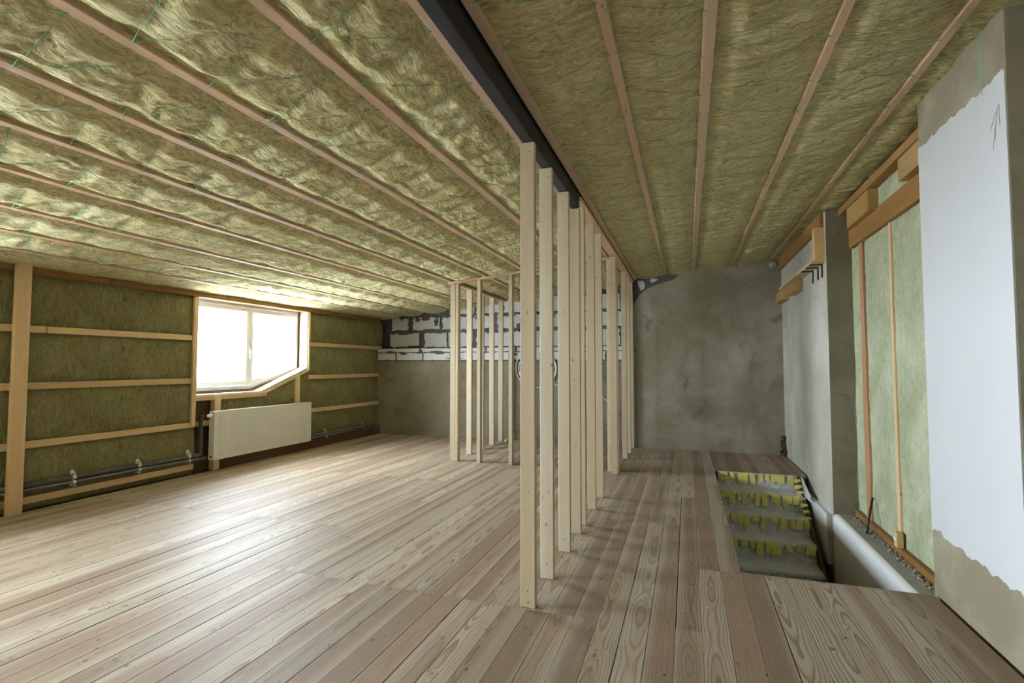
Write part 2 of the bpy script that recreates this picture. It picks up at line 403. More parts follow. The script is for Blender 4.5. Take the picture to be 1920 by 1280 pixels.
while x < XR - 0.01:
    xa, xb = max(x, XL + 0.01), min(x + PITCH, XR - 0.012)
    xm = (xa + xb) / 2
    if xb - xa > 0.02:
        yend = YL if xm < -0.9 else YR - 0.012
        if xm < -3.0: j = 4.05
        elif xm < -0.55: j = 3.08
        elif xm < -0.38: j = 3.83
        elif xm < -0.10: j = 5.12
        elif xm < 0.05: j = 6.2
        else: j = 4.09
        js = [j]
        y = j
        while y < yend - 2.2: y += random.choice((2.02, 3.06, 4.05)); js.append(y)
        y = j
        while y > YN + 2.2: y -= random.choice((3.06, 4.05)); js.append(y)
        js = sorted(k_ for k_ in js if YN + 0.5 < k_ < yend - 0.5)
        cuts = [YN] + js + [yend]
        if xa > HX0 - 0.02:
            cuts = [c for c in cuts if c < HY0 - 0.6] + [HY0]
            for a, b in zip(cuts, cuts[1:]): plank(xa, xb, a, b)
            plank(xa, xb, HY1, yend)
        else:
            for a, b in zip(cuts, cuts[1:]): plank(xa, xb, a, b)
    x += PITCH
V, Fc = [], []
for (nx, ny, nz) in nails:
    b0 = len(V)
    for k in range(6):
        w_ = k * math.pi / 3; V.append((nx + 0.0042 * math.cos(w_), ny + 0.0042 * math.sin(w_), nz + 0.0006))
    Fc.append(list(range(b0, b0 + 6)))
tag(mobj('nail_heads', V, Fc, M['nail'], floor), kind='stuff')

# ------------------------------------------------------------------ ceiling: deck, wool batts, battens, twine
ceiling = box('ceiling', -7.2, 2.3, YN - 0.3, 10.6, 3.15 + 0.17 - 0.228, 3.15 + 0.37 - 0.228, M['shell'], None, 0, TILT)
ceiling.location.z = zc(-2.45) + 0.27; WL[ceiling.name] = Vector(ceiling.location)
ceiling.rotation_euler = (0, 0, 0)
bm = bmesh.new()
for (xx, dz) in ((-7.2, 0.17), (2.3, 0.17), (2.3, 0.37), (-7.2, 0.37)):
    pass
prof = [(-7.2, zc(-7.2) + 0.15), (2.3, zc(2.3) + 0.15), (2.3, zc(2.3) + 0.35), (-7.2, zc(-7.2) + 0.35)]
bm.free(); bpy.data.objects.remove(ceiling)
ceiling = prism('ceiling', prof, 'y', YN - 0.3, 10.6, M['shell'])
tag(ceiling, 'sloping ceiling of mineral wool between pale wooden battens', 'ceiling', kind='structure')

BX = [-6.04, -5.48, -4.88, -4.17, -3.53, -2.95, -2.34, -1.66, -1.085, -0.875, -0.345, 0.13, 0.76, 1.36]
BW = [0.045, 0.05, 0.05, 0.05, 0.055, 0.058, 0.06, 0.062, 0.05, 0.055, 0.05, 0.062, 0.05, 0.055]
BT = 0.03
def batten(xc, w, y0, y1):
    o = box('batten', -w / 2, w / 2, y0, y1, -BT / 2, BT / 2, M['batten'], None, 0.003)
    o.parent = ceiling; o.rotation_euler = (0, TILT + random.uniform(-.02, .02), random.uniform(-.0012, .0012))
    o.location = Vector((xc, (y0 + y1) / 2, zc(xc) + BT / 2)) - WL[ceiling.name]
for xc, w in zip(BX, BW):
    j = random.uniform(3.2, 6.4) if xc != -2.34 else 2.31
    xoff = random.uniform(-.012, .012)
    batten(xc, w, YN, j); batten(xc + xoff, w * random.uniform(0.9, 1.0), j + 0.002, 9.60 if xc > -0.9 else 9.78)

def zig(x0, x1, ph, pitch=0.40, y0=0.6, y1=9.5):
    """staple points of the twine running zigzag between two battens"""
    pts = []; y = y0 + ph; k = 0
    while y < y1:
        pts.append(((x0 if k % 2 == 0 else x1), y + random.uniform(-.05, .05))); y += pitch * 0.5; k += 1
    return pts
def seg_dist(X, Y, a, b):
    ax, ay = a; bx, by = b; dx, dy = bx - ax, by - ay; L2 = dx * dx + dy * dy
    t = np.clip(((X - ax) * dx + (Y - ay) * dy) / L2, 0, 1)
    return np.hypot(X - ax - t * dx, Y - ay - t * dy), t
edges = [XL - 0.2] + BX + [1.95]
for i in range(len(edges) - 1):
    x0, x1 = edges[i], edges[i + 1]
    wl = 0.0 if i == 0 else BW[i - 1] / 2 - 0.006
    wr = 0.0 if i == len(edges) - 2 else BW[i] / 2 - 0.006
    xa, xb = x0 + wl, x1 - wr
    width = xb - xa
    if abs(x0 + 1.085) < 0.01: continue                                   # bay taken by the steel beam
    step_ = 0.018 if x0 > -5 else 0.026
    nu = max(6, int(width / step_)); ys = np.concatenate([np.arange(YN, 1.0, 0.12), np.arange(1.0, 9.9 if x1 > -1 else 10.3, step_)])
    U, Y = np.meshgrid(np.linspace(0, 1, nu), ys, indexing='ij'); X = xa + U * width
    edge = np.minimum(U, 1 - U) * width
    bulge = np.clip(edge / 0.16, 0, 1); bulge = bulge * bulge * (3 - 2 * bulge)
    amp = 0.050 if x0 < -1.1 else 0.030
    H = -amp * bulge + 0.026 + 0.013 * fbm(X * 2.2 + i * 9, Y * 1.8, 3) * (0.3 + bulge)
    sx, sy = (5.5, 15.0) if x0 > -1 else (10.0, 7.5)
    wx = 0.10 * fbm(X * 4 + 31, Y * 4 + i, 2); wy = 0.10 * fbm(X * 4 + 77, Y * 4 + i, 2)
    rd = 1 - np.abs(fbm((X + wx) * sx + i * 3.3, (Y + wy) * sy, 4)) * 1.9
    H += -0.011 * (np.clip(rd, -1, 1) - 0.4) * (0.35 + 0.65 * bulge)
    H += 0.006 * fbm(X * 38, Y * 38 + i, 2)
    nodes = zig(xa - 0.006, xb + 0.006, random.uniform(0, 0.3)) if i not in (0,) else []
    P_, Q_ = np.zeros_like(H), None
    for a, b in zip(nodes, nodes[1:]):
        jj0 = np.searchsorted(ys, min(a[1], b[1]) - 0.25); jj1 = np.searchsorted(ys, max(a[1], b[1]) + 0.25)
        if jj1 - jj0 < 3: continue
        d, t = seg_dist(X[:, jj0:jj1], Y[:, jj0:jj1], a, b)
        P_[:, jj0:jj1] = np.maximum(P_[:, jj0:jj1], np.exp(-(d / 0.055) ** 2) * np.sin(np.pi * np.clip(t, 0.02, 0.98)) ** 0.5)
    H += (0.024 if x0 < -1.1 else 0.014) * P_
    H = np.where(edge < 0.012, np.maximum(H, 0.012), H)
    Pw = np.stack([X, Y, zc(X) + H], -1)
    cx_ = (xa + xb) / 2
    o = grid_obj('insulation_batt', Pw, M['wool'] if x0 < -1.1 else M['woolr'], ceiling, (cx_, 3.0, zc(cx_)), flip=False)
    # the twine lies on the wool
    lines = []
    for a, b in zip(nodes, nodes[1:]):
        if b[1] < 1.0: continue
        pts = []
        n_ = 7
        for k in range(n_ + 1):
            t = k / n_; px_, py_ = a[0] + (b[0] - a[0]) * t, a[1] + (b[1] - a[1]) * t
            iu = int(round((px_ - xa) / width * (nu - 1))); iv = int(np.searchsorted(ys, py_))
            iu = min(max(iu, 0), nu - 1); iv = min(max(iv, 0), len(ys) - 1)
            h = H[iu, iv] - 0.002
            if k in (0, n_): h = -0.003
            pts.append((px_, py_, zc(px_) + min(h, 0.03)))
        lines.append(pts)
    if lines: tubes('twine', lines, 0.0018, M['twine'], ceiling, 4, (cx_, 3.0, zc(cx_)))

# ------------------------------------------------------------------ left wall
wall_left = box('wall_left', -6.95, -6.62, YN - 0.2, 5.30, -0.2, 2.75, M['shell'], None, 0)
tag(wall_left, 'low side wall filled with olive mineral wool, shade put into its colour, between horizontal battens', 'wall', kind='structure')
def left_shell(pts): return prism('sheathing', pts, 'x', -6.95, -6.62, M['shell'], wall_left)
# window outlines in (y, z)
def outline(c, s):      # c: y of the mullion, s=+1 as photographed, -1 mirrored
    P = [(-1.07, 1.12), (0.06, 1.12), (1.10, 1.40), (1.10, 2.47), (-1.07, 2.47)]
    P = [(c + s * y, z) for y, z in P]
    return P if s > 0 else P[::-1]
C1, C2, C3 = 6.405, 1.25, -2.35
def shell_around(c, s, y_to):
    """sheathing of one window bay from the bay's lower y to y_to"""
    P = [(c + s * y, z) for y, z in [(-1.07, 1.12), (0.06, 1.12), (1.10, 1.40)]]
    low = sorted(P)
    left_shell([(low[0][0], -0.2)] + [(low[-1][0], -0.2)] + low[::-1])
    left_shell([(low[0][0], 2.46), (low[-1][0], 2.46), (low[-1][0], 2.75), (low[0][0], 2.75)])
WL_old = wall_left
# the long slab is split at the second window
bm = bmesh.new(); add_box(bm, -0.165, 0.165, YN - 0.2, C3 - 1.07, -0.2, 2.75); add_box(bm, -0.165, 0.165, C3 + 1.10, C2 - 1.10, -0.2, 2.75); add_box(bm, -0.165, 0.165, C2 + 1.07, C1 - 1.07, -0.2, 2.75); add_box(bm, -0.165, 0.165, C1 + 1.10, 10.5, -0.2, 2.75)
bmesh.ops.translate(bm, vec=(0, -WL[wall_left.name].y, -WL[wall_left.name].z), verts=bm.verts)
bm.to_mesh(wall_left.data); bm.free()
shell_around(C1, 1, 0); shell_around(C2, -1, 0); shell_around(C3, 1, 0)

def window(n, c, s, label):
    P = outline(c, s)
    w = ring('window_%d' % n, P, inset(P, 0.055), -6.74, -6.66, M['pvc'])
    tag(w, label, 'window', kind='structure')
    L_ = [(-1.005, 1.18), (0.0, 1.18), (0.0, 2.41), (-1.005, 2.41)]
    slope = (1.40 - 1.12) / (1.10 - 0.06)
    zb = 1.12 + 0.062 * math.sqrt(1 + slope ** 2)
    R_ = [(0.004, zb - slope * 0.056), (1.04, zb + slope * (1.04 - 0.06)), (1.04, 2.41), (0.004, 2.41)]
    for Q in (L_, R_):
        Q = [(c + s * y, z) for y, z in Q]
        if s < 0: Q = Q[::-1]
        I = inset(Q, 0.066)
        sa = ring('sash', Q, I, -6.72, -6.635, M['pvc'], w)
        prism('pane', I, 'x', -6.685, -6.679, M['glass'], sa)
    hd = box('handle', -6.635, -6.622, c - 0.015, c + 0.015, 1.68, 1.76, M['chrome'] if False else M['pvc'], w, 0.003)
    box('lever', -6.622, -6.60, c - 0.011, c + 0.011, 1.60, 1.745, M['pvc'], hd, 0.004)
    return w
window(1, C1, 1, 'white framed double window with a slanting lower right corner')
window(2, C2, -1, 'white framed double window near the camera, outside the photograph')
window(3, C3, 1, 'white framed double window behind the camera, unseen, added to balance the light')  # an added, unseen window that evens out the daylight
M['reveal'] = wood('reveal_board', (0.66, 0.56, 0.42), (0.52, 0.40, 0.27), (0.74, 0.68, 0.56), 'Y', 100, 0.55, 0.4, 0.6, 0.4)
def reveal(c, s):
    f = lambda y: c + s * y
    def bx_(nm, ya, yb, *r):
        a, b = sorted((f(ya), f(yb))); return box(nm, r[0], r[1], a, b, r[2], r[3], r[4], wall_left, 0.002)
    bx_('reveal_board', 1.10, 1.125, -6.66, -6.452, 1.40, 2.47, M['reveal'])
    bx_('reveal_board', -1.095, -1.07, -6.66, -6.452, 1.06, 2.47, M['reveal'])
    bx_('reveal_board', -1.07, 1.10, -6.66, -6.452, 2.455, 2.475, M['reveal'])
    bx_('reveal_board', -1.07, 0.07, -6.66, -6.452, 1.062, 1.085, M['reveal'])
    sl = 0.352
    prism('reveal_board', [(f(0.06), 1.062), (f(1.125), 1.062 + 1.065 * sl), (f(1.125), 1.085 + 1.065 * sl), (f(0.06), 1.085)], 'x', -6.66, -6.452, M['reveal'], wall_left)
    # trim battens round the opening
    bx_('jamb_batten', -1.15, -1.09, -6.47, -6.432, 0.66, 2.445, M['railz'])
    bx_('jamb_batten', 1.122, 1.165, -6.47, -6.436, 1.42, 2.455, M['railz'])
    bx_('sill_batten', -1.14, 0.18, -6.47, -6.436, 1.0, 1.062, M['rail'])
    prism('sill_batten', [(f(0.10), 1.02), (f(1.15), 1.02 + 1.05 * sl), (f(1.15), 1.065 + 1.05 * sl), (f(0.10), 1.065)], 'x', -6.47, -6.438, M['rail'], wall_left)
    bx_('sill_post', -0.79, -0.69, -6.52, -6.43, 0.045 if False else 0.0, 1.068, M['railz'])
    bx_('sill_post', 0.83, 0.92, -6.52, -6.43, 0.0, 1.30, M['railz'])
    bx_('rail', -1.02, -0.79, -6.53, -6.46, 0.64, 0.71, M['rail'])
reveal(C1, 1); reveal(C2, -1); reveal(C3, 1)

RZ = [0.106, 0.675, 1.281, 1.876]
box('top_plate', -6.60, -6.43, YN, 9.8, 2.452, 2.52, M['orange'], wall_left)
for za in RZ:
    for (ya, yb) in ((C3 + 1.165, C2 - 1.165), (C2 + 1.15, C1 - 1.15 + 0.07), (C1 + 1.165, 9.9)):
        if za == RZ[0] and ya > 6: continue
        yb_ = yb
        if za in RZ[2:] and ya < 6 and ya > 0: yb_ = C1 - 1.15
        box('rail', -6.50, -6.455, ya, yb_, za - 0.036, za + 0.036, M['rail'], wall_left)
box('post', -6.400, -6.350, 3.225, 3.35, 0.0, zc(-6.4) - 0.002, M['railz'], wall_left)
for za in RZ[1:]: box('spacer', -6.455, -6.400, 3.24, 3.335, za - 0.036, za + 0.036, M['rail'], wall_left)
def wall_batt(ya, yb, za, zb, seed, zfun=None, step_=0.022):
    ny, nz = int((yb - ya) / step_) + 2, max(5, int((zb - za) / step_) + 2)
    Y, T = np.meshgrid(np.linspace(ya, yb, ny), np.linspace(0, 1, nz), indexing='ij')
    top = zb if zfun is None else np.minimum(zb, zfun(Y))
    Z = za + T * (top - za)
    ed = np.minimum(np.minimum(Z - za, zb - Z), 0.12) / 0.12
    b = np.clip(ed, 0, 1); b = b * (2 - b)
    D = 0.03 * b + 0.010 * fbm(Y * 2.5 + seed, Z * 2.5, 3)
    wx = 0.1 * fbm(Y * 4 + seed, Z * 4, 2)
    rd = 1 - np.abs(fbm((Y + wx) * 9 + seed, (Z + wx) * 4.5, 4)) * 1.9
    D += 0.012 * (np.clip(rd, -1, 1) - 0.3) * (0.3 + 0.7 * b) + 0.004 * fbm(Y * 36, Z * 36 + seed, 2)
    X = -6.505 + np.clip(D, -0.03, 0.06)
    P = np.stack([X, Y, Z], -1)
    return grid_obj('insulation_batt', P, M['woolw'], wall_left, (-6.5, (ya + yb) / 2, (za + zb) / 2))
zs = [0.005] + RZ + [2.46]
for a, b in zip(zs, zs[1:]):
    a_, b_ = a + (0.03 if a > 0.05 else 0), b - 0.03 + (0.03 if b > 2.4 else 0)
    wall_batt(C3 + 1.13, C2 - 1.13, a_, b_, a * 7 + 1, None, 0.08); wall_batt(YN, C3 - 1.10, a_, b_, a * 3 + 2, None, 0.08)
    wall_batt(C2 + 1.09, C1 - 1.10 + (-0.0 if a > 1 else 0.03), a_, b_, a * 9 + 3)
    wall_batt(C1 + 1.15, 9.95, a_, b_, a * 5 + 6)
wall_batt(C1 - 0.66, C1 + 1.15, 0.12, 1.45, 4.2, lambda Y: np.where(Y < C1 + 0.1, 1.0, 1.0 + (Y - C1 - 0.1) * 0.352))
wall_batt(C2 - 1.15, C2 + 1.09, 0.05, 1.0, 8.2, None, 0.08); wall_batt(C3 - 1.09, C3 + 1.15, 0.05, 1.0, 2.2, None, 0.08)
# green thread zigzags up the wool bays
for bi, (a, b) in enumerate(zip(zs[1:], zs[2:])):
    for (ya, yb) in ((3.0, C1 - 1.16), (C1 + 1.2, 9.6)):
        pts = []; y = ya; k = 0
        while y < yb:
            pts.append((-6.448, y, (a + 0.036) if k % 2 == 0 else (b - 0.036 if b < 2.4 else b))); y += random.uniform(0.07, 0.14); k += 1
        lines = []
        for p, q in zip(pts, pts[1:]):
            lines.append([p, (-6.452 + random.uniform(-.004, .006), (p[1] + q[1]) / 2, (p[2] + q[2]) / 2), q])
        if lines: tubes('twine', lines, 0.0015, M['twine'], wall_left, 4, (-6.45, (ya + yb) / 2, (a + b) / 2))
box('skirting_board', -6.47, -6.42, 5.72, 9.80, 0.0, 0.165, M['brown'], wall_left)
box('backing_board', -6.60, -6.56, 5.20, 5.76, 0.0, 1.0, M['brown'], wall_left)

# ------------------------------------------------------------------ radiator and pipes
rx0, rx1, ry0, ry1, rz0, rz1 = -6.395, -6.295, 5.50, 7.455, 0.165, 0.845
rad = empty('radiator', (rx0, (ry0 + ry1) / 2, rz0), 'white ribbed panel radiator under the window', 'radiator')
# front sheet with vertical flutes
prof = []; y = 0.0; Wd = ry1 - ry0
nfl = 44; m0 = 0.045
prof.append((0, 0)); prof.append((m0, 0))
pw = (Wd - 2 * m0) / nfl
for k in range(nfl):
    yb0 = m0 + k * pw
    prof += [(yb0 + pw * 0.62, 0), (yb0 + pw * 0.74, -0.006), (yb0 + pw * 0.90, -0.006), (yb0 + pw, 0)]
prof.append((Wd, 0))
def fl(zlist):
    V, Fc = [], []
    n = len(prof)
    for (zz, kf) in zlist:
        for (py_, d) in prof: V.append((d * kf, py_ - Wd / 2, zz))
    for r_ in range(len(zlist) - 1):
        for i in range(n - 1): Fc.append([r_ * n + i, r_ * n + i + 1, (r_ + 1) * n + i + 1, (r_ + 1) * n + i])
    return V, Fc
Hh = rz1 - rz0
V, Fc = fl([(0.004, 0), (0.035, 0), (0.05, 1), (Hh - 0.05, 1), (Hh - 0.035, 0), (Hh - 0.004, 0)])
fp = mobj('front_panel', V, Fc, M['rad'], rad, (rx1 - 0.002, (ry0 + ry1) / 2, rz0))
box('back_panel', rx0, rx0 + 0.012, ry0 + 0.01, ry1 - 0.01, rz0, rz1 - 0.01, M['rad'], rad)
box('side_panel', rx0, rx1 + 0.002, ry0 - 0.004, ry0 + 0.004, rz0, rz1, M['rad'], rad, 0.002)
box('side_panel', rx0, rx1 + 0.002, ry1 - 0.004, ry1 + 0.004, rz0, rz1, M['rad'], rad, 0.002)
box('bottom_edge', rx0, rx1, ry0, ry1, rz0, rz0 + 0.008, M['rad'], rad, 0.002)
tg = box('top_grille', rx0, rx1 + 0.002, ry0, ry1, rz1 - 0.008, rz1, M['rad'], rad, 0.002)
for k in range(3):
    box('grille_bar', rx0 + 0.02 + k * 0.025, rx0 + 0.03 + k * 0.025, ry0 + 0.03, ry1 - 0.03, rz1, rz1 + 0.004, M['rad'], tg, 0.001)
def lathe(name, prof_, m, parent, loc, axis='y', seg=16):
    V, Fc = [], []
    for (a, r_) in prof_:
        for k in range(seg):
            w_ = 2 * math.pi * k / seg; c_, s_ = r_ * math.cos(w_), r_ * math.sin(w_)
            V.append({'y': (c_, a, s_), 'x': (a, c_, s_), 'z': (c_, s_, a)}[axis])
    n = len(prof_)
    for i in range(n - 1):
        for k in range(seg):
            k2 = (k + 1) % seg; Fc.append([i * seg + k, i * seg + k2, (i + 1) * seg + k2, (i + 1) * seg + k])
    Fc.append(list(range(seg))[::-1]); Fc.append([(n - 1) * seg + k for k in range(seg)])
    bm_ = bmesh.new(); bv = [bm_.verts.new(v) for v in V]
    for f in Fc: bm_.faces.new([bv[i] for i in f])
    bmesh.ops.recalc_face_normals(bm_, faces=bm_.faces)
    return bm_obj(name, bm_, m, parent, loc, True)
vk = lathe('thermostat_knob', [(-0.075, 0.018), (-0.068, 0.024), (-0.02, 0.026), (-0.012, 0.020), (0.0, 0.016)], M['pvc'], rad, (rx0 + 0.055, ry0 - 0.004, rz1 - 0.055))
tag(vk, 'white round thermostat knob')
lathe('plug', [(-0.008, 0.012), (0.0, 0.014)], M['nail'], rad, (rx0 + 0.05, ry0 - 0.004, rz0 + 0.05))
for yy in (5.9, 7.0):
    box('bracket', -6.43, rx0, yy, yy + 0.03, 0.3, 0.8, M['rad'], rad, 0.002)

p1 = tube('heating_pipe', [(-6.432, 3.0, 0.272), (-6.432, 4.3, 0.262), (-6.432, 5.36, 0.250), (-6.432, 5.40, 0.262), (-6.432, 5.405, 0.30), (-6.432, 5.40, 0.77), (-6.42, 5.405, 0.785), (-6.40, 5.42, 0.79)], 0.027, M['pipe'], None, 12)
tag(p1, 'thicker dark grey heating pipe along the left wall, rising beside the radiator', 'pipe')
p2 = tube('heating_pipe', [(-6.422, 3.0, 0.222), (-6.422, 4.3, 0.212), (-6.422, 5.2, 0.205), (-6.422, 5.485, 0.200)], 0.017, M['pipem'], None, 12)
tag(p2, 'thin grey heating pipe running below the thicker one on the left wall', 'pipe')
for (nm, zz, r_, lb) in (('heating_pipe', 0.235, 0.018, 'upper grey pipe in the far left corner beyond the radiator'), ('heating_pipe', 0.195, 0.014, 'lower grey pipe in the far left corner beyond the radiator')):
    pts = [(-6.40, 7.475, zz), (-6.40, 9.58, zz - 0.005), (-6.40, 9.62, zz - 0.02), (-6.40, 9.625, zz - 0.06), (-6.40, 9.625, 0.0)]
    if r_ < 0.016: pts = [(-6.392, 7.475, zz), (-6.392, 9.50, zz - 0.005), (-6.392, 9.535, zz - 0.02), (-6.392, 9.54, zz - 0.06), (-6.392, 9.54, 0.0)]
    o = tube(nm, pts, r_, M['pipem'], None, 12); tag(o, lb, 'pipe')
cl_lab = ['zinc pipe clamp on the left wall, nearest the post', 'zinc pipe clamp on the left wall, middle of three', 'zinc pipe clamp on the left wall, nearest the radiator', 'zinc pipe clamp just right of the radiator', 'zinc pipe clamp beside the far left corner']
for yy, lb, dz in zip((3.84, 4.55, 5.22, 8.02, 9.2), cl_lab, (0, 0, 0, -0.035, -0.035)):
    c_ = empty('pipe_clamp', (-6.44, yy, 0.245 + dz), lb, 'clamp', 'zinc pipe clamps')
    bmc = bmesh.new()
    lathe('clip', [(-0.018, 0.0295), (-0.015, 0.032), (0.015, 0.032), (0.018, 0.0295)], M['chrome'], c_, (-6.425, yy, 0.262 + dz), 'y', 14)
    lathe('clip', [(-0.014, 0.0195), (-0.012, 0.022), (0.012, 0.022), (0.014, 0.0195)], M['chrome'], c_, (-6.413, yy, 0.209 + dz), 'y', 12)
    bmc.free()
    box('strap', -6.46, -6.40, yy - 0.011, yy + 0.011, 0.297 + dz, 0.312 + dz, M['chrome'], c_, 0.002)
    box('strap', -6.46, -6.395, yy - 0.011, yy + 0.011, 0.168 + dz, 0.182 + dz, M['chrome'], c_, 0.002)
    box('wall_plate', -6.455, -6.445, yy - 0.02, yy + 0.02, 0.17 + dz, 0.34 + dz, M['chrome'], c_, 0.002)

# ------------------------------------------------------------------ end wall
wall_back = box('wall_back', -0.93, 2.3, YR, 10.4, -0.2, 3.55, M['plaster'], None, 0)
tag(wall_back, 'end wall of stained grey brown plaster with bare white blocks at upper left', 'wall', kind='structure')
box('plaster_panel', -6.9, -0.93, YL, 10.4, -0.2, 1.575, M['plasterd'], wall_back, 0)
box('mortar_bed', -6.9, -0.93, YL + 0.012, 10.4, 1.575, 1.862, M['mortar'], wall_back, 0)
box('mortar_bed', -6.9, -0.93, 10.10, 10.5, 1.86, 3.4, M['mortar'], wall_back, 0)
def jag(x0, x1, z0, z1, amp, st=0.035, top=None):
    pts = []; off = random.uniform(0, 99)
    def rag(t): return amp * (2.0 * float(fbm(np.array(t * 7.0 + off), np.array(off * 1.7), 3)))
    def clip(v, s_): return v + s_ * max(-0.004, rag(v * 3 + s_ * random.random() * .05))
    n = max(3, int((x1 - x0) / st)); m_ = max(3, int((z1 - z0) / st))
    for k in range(n): t = x0 + (x1 - x0) * k / n; pts.append((t, z0 + abs(rag(t)) * 0.8))
    for k in range(m_): t = z0 + (z1 - z0) * k / m_; pts.append((x1 - abs(rag(t + 5)) * 0.8, t))
    for k in range(n): t = x1 - (x1 - x0) * k / n; pts.append((t, z1 - abs(rag(t + 9)) * 1.2))
    for k in range(m_): t = z1 - (z1 - z0) * k / m_; pts.append((x0 + abs(rag(t + 13)) * 0.8, t))
    return pts
def brick(x0, x1, z0, z1, yf, amp=0.02):
    prism('block', jag(x0, x1, z0, z1, amp), 'y', yf, yf + 0.06, M['aerated'], wall_back)
def course(xs, z0, z1, yf, amp=0.02, gap=0.03):
    for a, b in zip(xs, xs[1:]): brick(a + gap / 2, b - gap / 2, z0, z1, yf, amp)
for (a_, b_) in ((-6.32, -5.885), (-5.80, -5.12), (-5.06, -4.46), (-4.42, -3.84), (-3.78, -3.22), (-3.16, -2.60), (-2.55, -1.98), (-1.93, -1.36), (-1.3, -0.8)): brick(a_, b_, 2.26, 2.56, 10.075, 0.05)
for (a_, b_) in ((-6.37, -5.62), (-5.50, -4.94), (-4.91, -4.32), (-4.26, -3.70), (-3.66, -3.08), (-3.03, -2.46), (-2.42, -1.84), (-1.80, -1.22), (-1.18, -0.8)): brick(a_, b_, 1.885, 2.215, 10.08, 0.035)
def smear(x_, z_, w_, h_, yf):
    pts = []
    for k in range(18):
        t = 2 * math.pi * k / 18; r_ = 1 + 0.7 * float(fbm(np.array(math.cos(t) * 1.6 + x_ * 7), np.array(math.sin(t) * 1.6 + z_ * 9), 2))
        pts.append((x_ + w_ * r_ * math.cos(t), z_ + h_ * r_ * math.sin(t)))
    prism('mortar_smear', pts, 'y', yf - 0.006, yf + 0.01, M['mortar'], wall_back)
for q in ((-5.66, 2.50, .06, .05), (-5.46, 2.51, .10, .04), (-5.2, 2.44, .05, .08), (-6.05, 2.20, .08, .03), (-5.85, 2.24, .10, .03), (-5.3, 2.27, .22, .025), (-5.75, 1.91, .16, .02), (-4.7, 2.24, .06, .08), (-4.2, 2.5, .09, .04), (-3.9, 2.2, .12, .03), (-3.3, 2.3, .05, .07)): smear(*q, 10.074)
for q in ((-6.15, 1.775, .13, .028), (-5.85, 1.745, .09, .025), (-5.02, 1.78, .13, .026), (-4.95, 1.745, .10, .02), (-5.42, 1.80, .05, .05), (-4.6, 1.64, .2, .012), (-4.0, 1.76, .08, .03), (-3.3, 1.72, .07, .03)): smear(*q, YL - 0.006)
course([-4.90, -4.27, -3.65, -3.03, -2.4, -1.78, -1.2, -0.8], 2.59, 2.90, 10.08, 0.025, 0.04)
course([-6.5, -6.02, -5.36, -4.70, -4.05, -3.4, -2.75, -2.1, -1.45, -0.8], 1.60, 1.765, YL - 0.004, 0.016, 0.03)
course([-6.5, -5.42, -4.55, -3.9, -3.25, -2.6, -1.95, -0.8], 1.775, 1.858, YL - 0.006, 0.012, 0.03)
# bare patch high on the plastered part
prism('bare_mortar_patch', [(-0.93, 2.62), (-0.86, 2.70), (-0.80, 2.80), (-0.66, 2.90), (-0.45, 2.97), (-0.2, 3.04), (-0.1, 3.14), (-0.93, 3.07)], 'y', YR - 0.004, YR + 0.02, M['mortar'], wall_back)
prism('bare_block', [(-0.78, 2.86), (-0.72, 2.90), (-0.71, 2.97), (-0.74, 3.04), (-0.84, 3.05), (-0.83, 2.96)], 'y', YR - 0.007, YR + 0.02, M['aerated'], wall_back)
prism('bare_block', [(-0.60, 3.00), (-0.52, 3.02), (-0.48, 3.06), (-0.58, 3.08), (-0.63, 3.05)], 'y', YR - 0.007, YR + 0.02, M['aerated'], wall_back)
# crumbled brick in the right hand corner
for (a, b, c_, s_) in ((1.485, 9.585, 0.05, 0.05), (1.50, 9.54, 0.13, 0.045), (1.495, 9.57, 0.21, 0.05), (1.505, 9.55, 0.29, 0.04), (1.49, 9.50, 0.03, 0.035), (1.515, 9.45, 0.08, 0.03)):
    bm = bmesh.new(); bmesh.ops.create_icosphere(bm, subdivisions=2, radius=s_)
    for v in bm.verts: v.co *= 1 + random.uniform(-.3, .3)
    bm_obj('broken_brick', bm, M['brick'], wall_back, (a, b, c_))

# ------------------------------------------------------------------ right wall with pilaster, column and wool recess
wall_right = box('wall_right', 1.80, 2.3, YN - 0.2, 10.2, -2.9, 3.6, M['plasterd'], None, 0)
tag(wall_right, 'right wall with pilaster, wool filled recess and white painted column', 'wall', kind='structure')
PY0 = 6.70
pil = box('pilaster', XR, 1.80, PY0, 9.70, -2.8, 3.32, M['plasterl'], wall_right, 0.004)
tag(pil, 'pale plastered pilaster at the far end of the right wall')
# its end face turns from the windows: shade put into the rough plaster's colour
prism('end_plaster', [(XR + 0.004, -0.17), (1.775, -0.17), (1.762, 0.2), (1.776, 0.6), (1.765, 1.0), (1.782, 1.5), (1.77, 2.0), (1.785, 2.5), (1.79, 3.3), (XR + 0.004, 3.3)], 'y', PY0 - 0.008, PY0 + 0.01, M['plasterd'], wall_right)
M['plasterc'] = plaster('warm_column_plaster', (0.27, 0.235, 0.155), (0.37, 0.33, 0.235), (0.16, 0.13, 0.08), 0.45, 1.6)
col = box('column', XR, 1.85, 3.17, 4.185, -0.045, 3.33, M['plasterc'], wall_right, 0.006)
tag(col, 'broad column, white paint between bare grey plaster bands')
edge = []
n = 110
for k in range(n + 1):
    t = k / n; y = 3.172 + t * (4.183 - 3.172)
    r_ = float(fbm(np.array(y * 9.0), np.array(2.2), 4)) + 0.5 * abs(float(fbm(np.array(y * 50.0), np.array(5.2), 2)))
    edge.append((y, 0.372 + 0.045 * t + 0.035 * r_))
for k in range(n + 1):
    t = 1 - k / n; y = 3.172 + t * (4.183 - 3.172)
    r_ = float(fbm(np.array(y * 10.0), np.array(8.2), 4))
    edge.append((y, 2.985 + 0.03 * r_))
paint = prism('paint_coat', edge, 'x', XR - 0.0025, XR + 0.002, M['paint'], col)
